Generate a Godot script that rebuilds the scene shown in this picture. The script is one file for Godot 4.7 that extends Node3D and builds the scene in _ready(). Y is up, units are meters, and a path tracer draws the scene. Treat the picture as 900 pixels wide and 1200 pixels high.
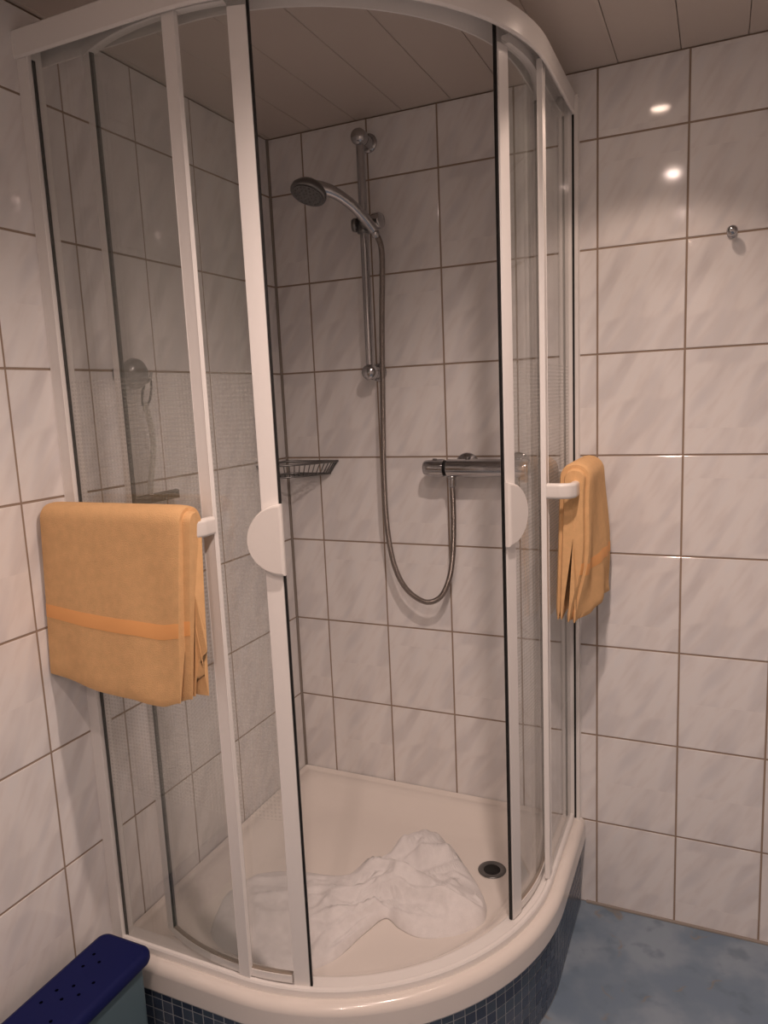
extends Node3D
# A tiled bathroom corner with a quadrant shower. x runs along the back wall, z towards the camera, y up; metres.

const XC := 0.33      # centre of the quadrant's round corner
const ZC := 0.313
const CEIL := 2.15
const W_ROOM := 2.3
const D_ROOM := 2.7

var rng := RandomNumberGenerator.new()
var M := {}
var taken := {}

# ------------------------------------------------------------------ mesh building
class MB:
	var v := PackedVector3Array()
	var n := PackedVector3Array()
	var uv := PackedVector2Array()
	var i := PackedInt32Array()

	func tri_list(p: PackedVector3Array, q: PackedVector2Array, t: PackedInt32Array, smooth: bool) -> void:
		# t: triangles counter-clockwise seen from outside
		if smooth:
			var nn := PackedVector3Array()
			nn.resize(p.size())
			for k in range(0, t.size(), 3):
				var c: Vector3 = (p[t[k + 1]] - p[t[k]]).cross(p[t[k + 2]] - p[t[k]])
				for e in 3:
					nn[t[k + e]] += c
			var at := v.size()
			for k in p.size():
				v.append(p[k])
				uv.append(q[k])
				n.append(nn[k].normalized() if nn[k].length() > 1e-14 else Vector3.UP)
			for k in range(0, t.size(), 3):
				i.append_array(PackedInt32Array([at + t[k], at + t[k + 2], at + t[k + 1]]))
		else:
			for k in range(0, t.size(), 3):
				var c: Vector3 = (p[t[k + 1]] - p[t[k]]).cross(p[t[k + 2]] - p[t[k]])
				if c.length() < 1e-14:
					continue
				c = c.normalized()
				var at := v.size()
				for e in [0, 2, 1]:
					v.append(p[t[k + e]])
					uv.append(q[t[k + e]])
					n.append(c)
				i.append_array(PackedInt32Array([at, at + 1, at + 2]))

	# rings of equally many points each, joined one to the next; cap: close both ends; loop: the last ring joins the first
	func skin(rings: Array, smooth := true, cap := true, loop := false, closed := true) -> void:
		var m: int = rings[0].size()
		var r := rings.size()
		var p := PackedVector3Array()
		var q := PackedVector2Array()
		var along := 0.0
		for a in r:
			if a > 0:
				along += (rings[a][0] - rings[a - 1][0]).length()
			var around := 0.0
			for b in m:
				if b > 0:
					around += (rings[a][b] - rings[a][b - 1]).length()
				p.append(rings[a][b])
				q.append(Vector2(around, along))
		var t := PackedInt32Array()
		for a in (r if loop else r - 1):
			var a2 := (a + 1) % r
			for b in (m if closed else m - 1):
				var b2 := (b + 1) % m
				t.append_array(PackedInt32Array([a * m + b, a * m + b2, a2 * m + b2, a * m + b, a2 * m + b2, a2 * m + b]))
		var caps := []
		if cap and not loop:
			for end in 2:
				var ring: PackedVector3Array = rings[0] if end == 0 else rings[r - 1]
				var mid := Vector3.ZERO
				for x in ring:
					mid += x
				mid /= m
				var cp := PackedVector3Array(ring)
				cp.append(mid)
				var cq := PackedVector2Array()
				for x in cp:
					cq.append(Vector2(x.x, x.y))
				var ct := PackedInt32Array()
				for b in m:
					var b2 := (b + 1) % m
					ct.append_array(PackedInt32Array([m, b2, b] if end == 0 else [m, b, b2]))
				caps.append([cp, cq, ct])
		var vol := 0.0
		var o := p[0]
		for k in range(0, t.size(), 3):
			vol += (p[t[k]] - o).dot((p[t[k + 1]] - o).cross(p[t[k + 2]] - o))
		for c in caps:
			for k in range(0, c[2].size(), 3):
				vol += (c[0][c[2][k]] - o).dot((c[0][c[2][k + 1]] - o).cross(c[0][c[2][k + 2]] - o))
		if vol < 0:
			t = flipped(t)
			for c in caps:
				c[2] = flipped(c[2])
		tri_list(p, q, t, smooth)
		for c in caps:
			tri_list(c[0], c[1], c[2], false)

	func flipped(t: PackedInt32Array) -> PackedInt32Array:
		var s := PackedInt32Array()
		for k in range(0, t.size(), 3):
			s.append_array(PackedInt32Array([t[k], t[k + 2], t[k + 1]]))
		return s

	func mesh() -> ArrayMesh:
		var a := []
		a.resize(Mesh.ARRAY_MAX)
		a[Mesh.ARRAY_VERTEX] = v
		a[Mesh.ARRAY_NORMAL] = n
		a[Mesh.ARRAY_TEX_UV] = uv
		a[Mesh.ARRAY_INDEX] = i
		var am := ArrayMesh.new()
		am.add_surface_from_arrays(Mesh.PRIMITIVE_TRIANGLES, a)
		return am

# a closed outline lifted along an axis with chamfered rims: outline(inset) gives the points, y0..y1 the height
func slab(b: MB, outline: Callable, y0: float, y1: float, bev: float, smooth := false, lower_bev := true) -> void:
	var rings := []
	var lift := func(ins: float, y: float) -> PackedVector3Array:
		var r := PackedVector3Array()
		for q in outline.call(ins):
			r.append(Vector3(q.x, y, q.y))
		return r
	var steps := [[bev, 0.0], [bev * 0.3, bev * 0.3], [0.0, bev]]
	for s in (steps if lower_bev else [[0.0, 0.0]]):
		rings.append(lift.call(s[0], y0 + s[1]))
	for s in [[0.0, bev], [bev * 0.3, bev * 0.3], [bev, 0.0]]:
		rings.append(lift.call(s[0], y1 - s[1]))
	b.skin(rings, smooth)

func rounded_rect(w: float, d: float, r: float, k := 5) -> Callable:
	return func(ins: float) -> PackedVector2Array:
		var q := PackedVector2Array()
		var rr := maxf(r - ins, 0.0003)
		for c in [[1, 1, 0.0], [-1, 1, 90.0], [-1, -1, 180.0], [1, -1, 270.0]]:
			for s in k + 1:
				var a := deg_to_rad(c[2] + 90.0 * s / k)
				q.append(Vector2(c[0] * (w / 2 - ins - rr) + rr * cos(a), c[1] * (d / 2 - ins - rr) + rr * sin(a)))
		return q

# a box with small chamfers
func box(b: MB, c: Vector3, s: Vector3, bev := 0.002) -> void:
	var rings := []
	for st in [[bev, 0.0], [0.0, bev], [0.0, s.y - bev], [bev, s.y]]:
		var r := PackedVector3Array()
		for k in [[1, 1], [-1, 1], [-1, -1], [1, -1]]:
			var x: float = s.x / 2 - st[0]
			var z: float = s.z / 2 - st[0]
			if bev < 0.0 or true:
				r.append(c + Vector3(k[0] * (x - bev * (0.5 if k[0] * k[1] > 0 else 0.0)), st[1] - s.y / 2, k[1] * (z - bev * (0.0 if k[0] * k[1] > 0 else 0.5))))
				r.append(c + Vector3(k[0] * (x - bev * (0.0 if k[0] * k[1] > 0 else 0.5)), st[1] - s.y / 2, k[1] * (z - bev * (0.5 if k[0] * k[1] > 0 else 0.0))))
		rings.append(r)
	b.skin(rings, false)

func spline(pts: Array, per := 8) -> PackedVector3Array:
	var r := PackedVector3Array()
	for k in pts.size() - 1:
		var a: Vector3 = pts[maxi(k - 1, 0)]
		var d: Vector3 = pts[mini(k + 2, pts.size() - 1)]
		for s in per:
			r.append(pts[k].cubic_interpolate(pts[k + 1], a, d, float(s) / per))
	r.append(pts[-1])
	return r

# a tube along a line; radius a number or a function of 0..1; flat squeezes it across
func tube(b: MB, path: PackedVector3Array, radius, seg := 10, prof := []) -> void:
	var rings := []
	var t0: Vector3 = (path[1] - path[0]).normalized()
	var u: Vector3 = t0.cross(Vector3.UP if absf(t0.y) < 0.9 else Vector3.RIGHT).normalized()
	for k in path.size():
		var t: Vector3 = (path[mini(k + 1, path.size() - 1)] - path[maxi(k - 1, 0)]).normalized()
		u = (u - t * u.dot(t)).normalized()
		var w := t.cross(u)
		var rad: float = radius.call(float(k) / (path.size() - 1)) if radius is Callable else radius
		var r := PackedVector3Array()
		if prof:
			for q in prof:
				r.append(path[k] + u * q.x * rad + w * q.y * rad)
		else:
			for s in seg:
				var a := TAU * s / seg
				r.append(path[k] + u * cos(a) * rad + w * sin(a) * rad)
		rings.append(r)
	b.skin(rings, true)

func lathe(b: MB, at: Vector3, axis: Vector3, prof: Array, seg := 24) -> void:
	var w := axis.normalized()
	var u := w.cross(Vector3.UP if absf(w.y) < 0.9 else Vector3.RIGHT).normalized()
	var x := w.cross(u)
	var rings := []
	for p in prof:      # [radius, along]
		var r := PackedVector3Array()
		for s in seg:
			var a := TAU * s / seg
			r.append(at + w * p[1] + (u * cos(a) + x * sin(a)) * p[0])
		rings.append(r)
	b.skin(rings, true)

# ------------------------------------------------------------------ naming
func numbered(parent: Node, called: String) -> String:
	var key := "%d/%s" % [parent.get_instance_id(), called]
	var k: int = taken.get(key, 0)
	taken[key] = k + 1
	return called if k == 0 else "%s_%03d" % [called, k]

func put(called: String, mesh: Mesh, mat: Material, parent: Node = self) -> MeshInstance3D:
	var o := MeshInstance3D.new()
	o.name = numbered(parent, called)
	o.mesh = mesh
	o.material_override = mat
	o.cast_shadow = GeometryInstance3D.SHADOW_CASTING_SETTING_ON
	parent.add_child(o, true)
	return o

func thing(called: String, label: String, category: String, at := Vector3.ZERO, group := "") -> Node3D:
	var o := Node3D.new()
	o.name = numbered(self, called)
	add_child(o, true)
	o.position = at
	tag(o, label, category, group)
	return o

func tag(o: Node, label: String, category: String, group := "") -> void:
	o.set_meta("label", label)
	o.set_meta("category", category)
	if group:
		o.set_meta("group", group)

func part(called: String, parent: Node) -> Node3D:
	var o := Node3D.new()
	o.name = numbered(parent, called)
	parent.add_child(o, true)
	return o

func structure(called: String, label: String, category: String, mesh: Mesh, mat: Material) -> MeshInstance3D:
	var o := put(called, mesh, mat)
	o.set_meta("kind", "structure")
	tag(o, label, category)
	return o

# ------------------------------------------------------------------ materials
func plain(c: Color, rough: float, metal := 0.0, spec := 0.5) -> StandardMaterial3D:
	var m := StandardMaterial3D.new()
	m.albedo_color = c
	m.roughness = rough
	m.metallic = metal
	m.metallic_specular = spec
	return m

func noise_image(w: int, h: int, sd: int, freq: float, oct: int, stretch := Vector2.ONE) -> Image:
	var f := FastNoiseLite.new()
	f.seed = sd
	f.frequency = freq
	f.fractal_octaves = oct
	f.noise_type = FastNoiseLite.TYPE_SIMPLEX_SMOOTH
	var im := f.get_seamless_image(int(w * stretch.x), int(h * stretch.y))
	im.resize(w, h)
	im.convert(Image.FORMAT_RF)
	return im

func make_materials() -> void:
	# glazed white tile with faint slanting grey clouds
	var w := 384
	var a := noise_image(w, w, 3, 0.008, 3, Vector2(1, 0.3))
	var b := noise_image(w, w, 8, 0.022, 3, Vector2(1, 0.35))
	var im := Image.create(w, w, false, Image.FORMAT_RGB8)
	for y in w:
		for x in w:
			var xs := posmod(x + int(y * 0.5), w)      # slanting clouds
			var c := a.get_pixel(xs, y).r
			var d := b.get_pixel(posmod(xs + 90, w), y).r
			var g := smoothstep(0.35, 0.85, c) * 0.055 + smoothstep(0.45, 0.9, d) * 0.025
			var warm := 0.012 * (d - 0.5)
			im.set_pixel(x, y, Color(0.925 - g + warm, 0.915 - g, 0.91 - g * 0.9 - warm))
	var tex := ImageTexture.create_from_image(im)
	M.tiles = []
	for k in 6:
		var m := plain(Color.WHITE, 0.085, 0.0, 0.55)
		m.albedo_texture = tex
		m.uv1_offset = Vector3(0.37 * k, 0.61 * k, 0)
		m.uv1_scale = Vector3(0.55, 0.75, 1)
		M.tiles.append(m)
	M.grout = plain(Color(0.60, 0.53, 0.47), 0.9)
	M.sealant = plain(Color(0.56, 0.53, 0.50), 0.6)
	M.plaster = plain(Color(0.90, 0.885, 0.87), 0.6)
	M.plank = plain(Color(0.80, 0.755, 0.72), 0.42)
	M.lacquer = plain(Color(0.93, 0.92, 0.91), 0.3)
	M.lacquer.clearcoat_enabled = true
	M.lacquer.clearcoat = 0.3
	M.lacquer.clearcoat_roughness = 0.1
	M.plastic = plain(Color(0.88, 0.865, 0.85), 0.28)
	M.rubber = plain(Color(0.012, 0.012, 0.013), 0.55)
	M.seal = plain(Color(0.62, 0.57, 0.52), 0.6)
	M.chrome = plain(Color(0.72, 0.72, 0.73), 0.13, 1.0)
	M.dull_chrome = plain(Color(0.50, 0.50, 0.50), 0.30, 1.0)
	M.nozzle = plain(Color(0.42, 0.42, 0.42), 0.5)
	var ribs := Image.create(4, 32, false, Image.FORMAT_RGB8)
	for y in 32:
		var s := 0.5 + 0.5 * cos(TAU * y / 32.0)
		for x in 4:
			ribs.set_pixel(x, y, Color(s, s, s))
	M.hose = plain(Color(0.58, 0.55, 0.53), 0.25, 1.0)
	M.hose.heightmap_enabled = true
	M.hose.heightmap_texture = ImageTexture.create_from_image(ribs)
	M.hose.heightmap_scale = 0.08
	M.hose.uv1_scale = Vector3(20, 300, 1)
	M.glass = plain(Color(0.60, 0.64, 0.60, 0.075), 0.02)
	M.glass.transparency = BaseMaterial3D.TRANSPARENCY_ALPHA
	M.glass_edge = plain(Color(0.42, 0.54, 0.50), 0.2)
	# printed band on the panes: small frosted squares on an 8 mm grid
	var dots := Image.create(32, 32, false, Image.FORMAT_RGBA8)
	for y in 32:
		for x in 32:
			var inside: bool = x >= 7 and x < 25 and y >= 7 and y < 25
			dots.set_pixel(x, y, Color(0.95, 0.95, 0.92, 0.085 if inside else 0.0))
	M.dots = plain(Color.WHITE, 0.6)
	M.dots.albedo_texture = ImageTexture.create_from_image(dots)
	M.dots.backlight_enabled = true
	M.dots.backlight = Color(0.9, 0.9, 0.88)
	M.dots.transparency = BaseMaterial3D.TRANSPARENCY_ALPHA
	M.dots.uv1_scale = Vector3(1.0 / 0.008, 1.0 / 0.008, 1)
	M.acrylic = plain(Color(0.92, 0.895, 0.87), 0.22)
	M.acrylic.clearcoat_enabled = true
	M.acrylic.clearcoat = 0.4
	M.acrylic.clearcoat_roughness = 0.08
	M.mosaic = []
	for k in 5:
		M.mosaic.append(plain([Color(0.26, 0.31, 0.39), Color(0.30, 0.35, 0.42), Color(0.235, 0.28, 0.36), Color(0.33, 0.37, 0.44), Color(0.28, 0.335, 0.40)][k], 0.25))
	M.mosaic_grout = plain(Color(0.66, 0.68, 0.70), 0.9)
	# blue-grey marbled floor covering
	var f1 := noise_image(512, 512, 21, 0.008, 5)
	var f2 := noise_image(512, 512, 22, 0.02, 4)
	var f3 := noise_image(512, 512, 23, 0.006, 4)
	var fl := Image.create(512, 512, false, Image.FORMAT_RGB8)
	for y in 512:
		for x in 512:
			var p := f1.get_pixel(x, y).r
			var q := f2.get_pixel(x, y).r
			var vein := 1.0 - smoothstep(0.0, 0.035, absf(f3.get_pixel(x, y).r - 0.52))
			var c := Color(0.45, 0.525, 0.60).lerp(Color(0.545, 0.605, 0.665), smoothstep(0.25, 0.8, p))
			c = c.lerp(Color(0.37, 0.44, 0.50), 0.5 * smoothstep(0.55, 0.9, q))
			c = c.lerp(Color(0.56, 0.50, 0.44), vein * 0.55 * smoothstep(0.45, 0.7, q))
			fl.set_pixel(x, y, c)
	M.floor = plain(Color.WHITE, 0.42)
	M.floor.albedo_texture = ImageTexture.create_from_image(fl)
	M.floor.uv1_triplanar = true
	M.floor.uv1_world_triplanar = true
	M.floor.uv1_scale = Vector3(1.1, 1.1, 1.1)
	# terry: loops as fine relief, a soft mottling as colour
	var t1 := noise_image(512, 512, 31, 0.16, 2)
	var t2 := noise_image(512, 512, 32, 0.015, 4)
	var loops := Image.create(512, 512, false, Image.FORMAT_RGB8)
	var mott := Image.create(512, 512, false, Image.FORMAT_RGB8)
	for y in 512:
		for x in 512:
			var s := t1.get_pixel(x, y).r
			loops.set_pixel(x, y, Color(s, s, s))
			var k := 0.90 + 0.06 * t2.get_pixel(x, y).r + 0.05 * (s - 0.5)
			mott.set_pixel(x, y, Color(k, k, k))
	var lt := ImageTexture.create_from_image(loops)
	var mt := ImageTexture.create_from_image(mott)
	M.terry = plain(Color(0.95, 0.77, 0.56), 0.95, 0.0, 0.2)
	M.towel_band = plain(Color(0.95, 0.70, 0.45), 0.6, 0.0, 0.35)
	M.white_cloth = plain(Color(0.98, 0.97, 0.97), 0.95, 0.0, 0.2)
	for m in [M.terry, M.white_cloth]:
		m.albedo_texture = mt
		m.heightmap_enabled = true
		m.heightmap_texture = lt
		m.heightmap_scale = 0.12
		m.uv1_triplanar = true
		m.uv1_scale = Vector3(5, 5, 5)
		m.rim_enabled = true
		m.rim = 0.3
		m.rim_tint = 0.7
	M.white_cloth.heightmap_scale = 0.06
	M.blue = plain(Color(0.07, 0.10, 0.32), 0.6, 0.0, 0.3)
	M.blue_dark = plain(Color(0.012, 0.014, 0.04), 0.9, 0.0, 0.0)
	M.teal = plain(Color(0.33, 0.42, 0.46), 0.6)
	M.clear_plastic = plain(Color(0.74, 0.73, 0.70), 0.3)
	M.cord = plain(Color(0.06, 0.03, 0.03), 0.8)
	M.lamp_ring = plain(Color(0.80, 0.79, 0.77), 0.35)

# ------------------------------------------------------------------ the room
func tile_mesh(w: float, h: float) -> ArrayMesh:      # front at z = 0, faces +z, centred
	var b := MB.new()
	var t := 0.008
	var v := 0.0011
	var rect := func(ins: float, z: float) -> PackedVector3Array:
		return PackedVector3Array([Vector3(w / 2 - ins, h / 2 - ins, z), Vector3(-w / 2 + ins, h / 2 - ins, z), Vector3(-w / 2 + ins, -h / 2 + ins, z), Vector3(w / 2 - ins, -h / 2 + ins, z)])
	b.skin([rect.call(0, -t), rect.call(0, -v), rect.call(v * 0.3, -v * 0.3), rect.call(v, 0)], false)
	for k in b.uv.size():
		b.uv[k] = Vector2(b.v[k].x / 0.2 + 0.5, 0.5 - b.v[k].y / 0.25)
	return b.mesh()

func tile_wall(wall: Node3D, along: bool, first: float, length: float) -> void:
	var joint := 0.0044
	var xs := [0.003, first]
	while xs[-1] < length - 0.01:
		xs.append(minf(xs[-1] + 0.2, length))
	var ys := [0.0, 0.2478]
	while ys[-1] < CEIL - 0.01:
		ys.append(minf(ys[-1] + 0.2495, CEIL))
	var shapes := {}
	for c in xs.size() - 1:
		for r in ys.size() - 1:
			var w: float = xs[c + 1] - xs[c] - joint
			var h: float = ys[r + 1] - ys[r] - joint
			var key := "%.4f %.4f" % [w, h]
			if not shapes.has(key):
				shapes[key] = tile_mesh(w, h)
			var o := put("tile", shapes[key], M.tiles[rng.randi() % 6], wall)
			var mid: float = (xs[c] + xs[c + 1]) / 2
			var y: float = (ys[r] + ys[r + 1]) / 2
			var lean := Basis.from_euler(Vector3(rng.randf_range(-1, 1), rng.randf_range(-1, 1), 0) * 0.0016)
			if along:
				o.transform = Transform3D(lean, Vector3(mid, y, 0))
			else:
				o.transform = Transform3D(Basis(Vector3.UP, PI / 2) * lean, Vector3(0, y, mid))

func build_room() -> void:
	var g := 0.0013      # joints lie this deep
	var b := MB.new()
	box(b, Vector3(W_ROOM / 2, CEIL / 2, -g - 0.06), Vector3(W_ROOM + 0.24, CEIL, 0.12), 0.0)
	var wall := structure("wall_back", "white tiled back wall behind the shower, with brown-grey joints", "wall", b.mesh(), M.grout)
	tile_wall(wall, true, 0.1123, W_ROOM)
	b = MB.new()
	box(b, Vector3(-g - 0.06, CEIL / 2, D_ROOM / 2), Vector3(0.12, CEIL, D_ROOM), 0.0)
	wall = structure("wall_left", "white tiled wall on the left side of the shower", "wall", b.mesh(), M.grout)
	tile_wall(wall, false, 0.1407, D_ROOM)
	b = MB.new()
	box(b, Vector3(W_ROOM + 0.06, CEIL / 2, D_ROOM / 2), Vector3(0.12, CEIL, D_ROOM), 0.0)
	structure("wall_right", "plain pale wall closing the room on the right", "wall", b.mesh(), M.plaster)
	b = MB.new()
	box(b, Vector3(W_ROOM / 2, CEIL / 2, D_ROOM + 0.06), Vector3(W_ROOM + 0.24, CEIL, 0.12), 0.0)
	structure("wall_front", "plain pale wall closing the room behind the viewer", "wall", b.mesh(), M.plaster)
	b = MB.new()
	box(b, Vector3(W_ROOM / 2, -0.06, D_ROOM / 2), Vector3(W_ROOM + 0.24, 0.12, D_ROOM + 0.24), 0.0)
	structure("floor", "blue-grey marbled floor covering beside the shower", "floor", b.mesh(), M.floor)
	b = MB.new()
	box(b, Vector3(W_ROOM / 2, CEIL + 0.073, D_ROOM / 2), Vector3(W_ROOM + 0.24, 0.12, D_ROOM + 0.24), 0.0)
	var top := structure("ceiling", "pale ceiling of long flat boards above the shower", "ceiling", b.mesh(), M.plank)
	var pitch := 0.135
	var x := 0.958 - 7 * pitch
	var pl := MB.new()
	box(pl, Vector3.ZERO, Vector3(pitch - 0.0004, 0.014, D_ROOM), 0.0009)
	var pm := pl.mesh()
	for k in 17:
		var x0 := maxf(x + k * pitch - pitch, 0.0)
		var x1 := minf(x + k * pitch, W_ROOM)
		if x1 - x0 < 0.01:
			continue
		var mesh := pm
		if x1 - x0 < pitch - 0.001:
			var q := MB.new()
			box(q, Vector3.ZERO, Vector3(x1 - x0 - 0.0004, 0.014, D_ROOM), 0.0009)
			mesh = q.mesh()
		var o := put("plank", mesh, M.plank, top)
		o.position = Vector3((x0 + x1) / 2, CEIL + 0.007, D_ROOM / 2)
	b = MB.new()
	var path := PackedVector3Array([Vector3(0.885, 0.0, 0.0), Vector3(W_ROOM, 0.0, 0.0)])
	tube(b, path, 0.006, 8)
	structure("trim_1", "beige sealant bead between floor and back wall", "trim", b.mesh(), M.sealant)
	b = MB.new()
	tube(b, PackedVector3Array([Vector3(0, 0.25, 0), Vector3(0, CEIL, 0)]), 0.0045, 8)
	structure("trim_2", "beige sealant line in the tiled corner of the shower", "trim", b.mesh(), M.sealant)

# ------------------------------------------------------------------ lamps
func downlight(x: float, z: float, label: String, warm: Color, energy: float, cone: float, soft: float, glow: float) -> void:
	var o := thing("downlight", label, "ceiling lamp", Vector3(x, CEIL, z), "round downlights in a row along the ceiling")
	var b := MB.new()
	lathe(b, Vector3.ZERO, Vector3.DOWN, [[0.0228, 0.0], [0.042, 0.0], [0.043, 0.003], [0.039, 0.0065], [0.030, 0.007], [0.0245, 0.005], [0.0228, 0.0]], 32)
	put("trim_ring", b.mesh(), M.lamp_ring, o)
	b = MB.new()
	lathe(b, Vector3.ZERO, Vector3.DOWN, [[0.001, 0.0], [0.0225, 0.0], [0.0225, 0.003], [0.016, 0.0045], [0.001, 0.005]], 28)
	var m := plain(Color(0.9, 0.9, 0.88), 0.4)
	m.emission_enabled = true
	m.emission = warm
	m.emission_energy_multiplier = glow
	var lens := put("light_lens", b.mesh(), m, o)
	lens.set_meta("label", "glowing round lens")
	var l := SpotLight3D.new()
	l.name = "lamp_light"
	l.light_color = warm
	l.light_energy = energy
	l.spot_angle = cone
	l.spot_angle_attenuation = soft
	l.spot_range = 6.0
	l.spot_attenuation = 2.0
	l.light_size = 0.03
	l.shadow_enabled = true
	o.add_child(l, true)
	l.position = Vector3(0, -0.012, 0)
	l.rotation = Vector3(-PI / 2, 0, 0)

# ------------------------------------------------------------------ the quadrant shower
# points of the quadrant's line at radius r, from the left wall round to the back wall, with their outward directions
func quadrant(r: float, x0 := 0.0, z1 := 0.0, arc := 28) -> Array:
	var q := []
	for k in 5:
		q.append([Vector3(lerpf(x0, XC, k / 5.0), 0, ZC + r), Vector3(0, 0, 1)])
	for k in arc + 1:
		var a := PI / 2 * k / arc
		q.append([Vector3(XC + r * sin(a), 0, ZC + r * cos(a)), Vector3(sin(a), 0, cos(a))])
	for k in range(1, 6):
		q.append([Vector3(XC + r, 0, lerpf(ZC, z1, k / 5.0)), Vector3(1, 0, 0)])
	return q

# prof: points [outward, y] carried along a line of [point, outward]
func carried(b: MB, line: Array, prof: Array, smooth := false) -> void:
	var rings := []
	for q in line:
		var r := PackedVector3Array()
		for p in prof:
			r.append(q[0] + q[1] * p[0] + Vector3(0, p[1], 0))
		rings.append(r)
	if smooth:
		b.skin(rings, true)
		return
	# every edge of the profile its own smooth strip, so that the profile keeps its edges
	var m := prof.size()
	var cx := 0.0
	var cy := 0.0
	for p in prof:
		cx += p[0] / m
		cy += p[1] / m
	for e in m:
		var p0: Vector2 = Vector2(prof[e][0], prof[e][1])
		var p1: Vector2 = Vector2(prof[(e + 1) % m][0], prof[(e + 1) % m][1])
		strip(b, rings, e, (e + 1) % m, line, (p0 + p1) / 2 - Vector2(cx, cy))
	for end in [0, rings.size() - 1]:
		var ring: PackedVector3Array = rings[end]
		var other: PackedVector3Array = rings[1 if end == 0 else end - 1]
		fan(b, ring, ring[0] - other[0])

func strip(b: MB, rings: Array, e: int, f: int, line: Array, out: Vector2) -> void:
	var p := PackedVector3Array()
	var q := PackedVector2Array()
	var along := 0.0
	for k in rings.size():
		if k > 0:
			along += (rings[k][e] - rings[k - 1][e]).length()
		p.append(rings[k][e])
		p.append(rings[k][f])
		q.append(Vector2(along, rings[k][e].y))
		q.append(Vector2(along, rings[k][f].y))
	var t := PackedInt32Array()
	for k in rings.size() - 1:
		t.append_array(PackedInt32Array([2 * k, 2 * k + 1, 2 * k + 3, 2 * k, 2 * k + 3, 2 * k + 2]))
	var want: Vector3 = line[0][1] * out.x + Vector3(0, out.y, 0)
	var c := (p[t[1]] - p[t[0]]).cross(p[t[2]] - p[t[0]])
	if c.dot(want) < 0:
		t = b.flipped(t)
	b.tri_list(p, q, t, true)

func fan(b: MB, ring: PackedVector3Array, out: Vector3) -> void:
	var mid := Vector3.ZERO
	for x in ring:
		mid += x
	mid /= ring.size()
	var p := PackedVector3Array(ring)
	p.append(mid)
	var q := PackedVector2Array()
	for x in p:
		q.append(Vector2(x.x, x.y))
	var t := PackedInt32Array()
	for k in ring.size():
		t.append_array(PackedInt32Array([ring.size(), k, (k + 1) % ring.size()]))
	if (p[t[1]] - p[t[0]]).cross(p[t[2]] - p[t[0]]).dot(out) < 0:
		t = b.flipped(t)
	b.tri_list(p, q, t, false)

# outline of the tray at some inset from the walls (iw) and from the front (ifr), inner corners rounded by rc
func tray_outline(iw: float, ifr: float, rc: float) -> PackedVector2Array:
	var r := 0.553 - ifr
	var q := PackedVector2Array()
	var x1 := XC + r
	var z1 := ZC + r
	var corner := func(c: Vector2, a0: float, a1: float) -> void:
		for k in 9:
			var a := lerpf(a0, a1, k / 8.0)
			q.append(c + Vector2(cos(a), sin(a)) * rc)
	# plane (x, z): start at the back-left corner, go along the left wall to the front
	corner.call(Vector2(iw + rc, iw + rc), -PI / 2, -PI)
	for k in range(1, 8):
		q.append(Vector2(iw, lerpf(iw + rc, z1 - rc, k / 8.0)))
	corner.call(Vector2(iw + rc, z1 - rc), PI, PI / 2)
	for k in range(1, 5):
		q.append(Vector2(lerpf(iw + rc, XC, k / 5.0), z1))
	for k in 33:
		var a := PI / 2 * k / 32
		q.append(Vector2(XC + r * sin(a), ZC + r * cos(a)))
	for k in range(1, 5):
		q.append(Vector2(x1, lerpf(ZC, iw + rc, k / 5.0)))
	corner.call(Vector2(x1 - rc, iw + rc), 0, -PI / 2)
	for k in range(1, 8):
		q.append(Vector2(lerpf(x1 - rc, iw + rc, k / 8.0), iw))
	return q

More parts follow.
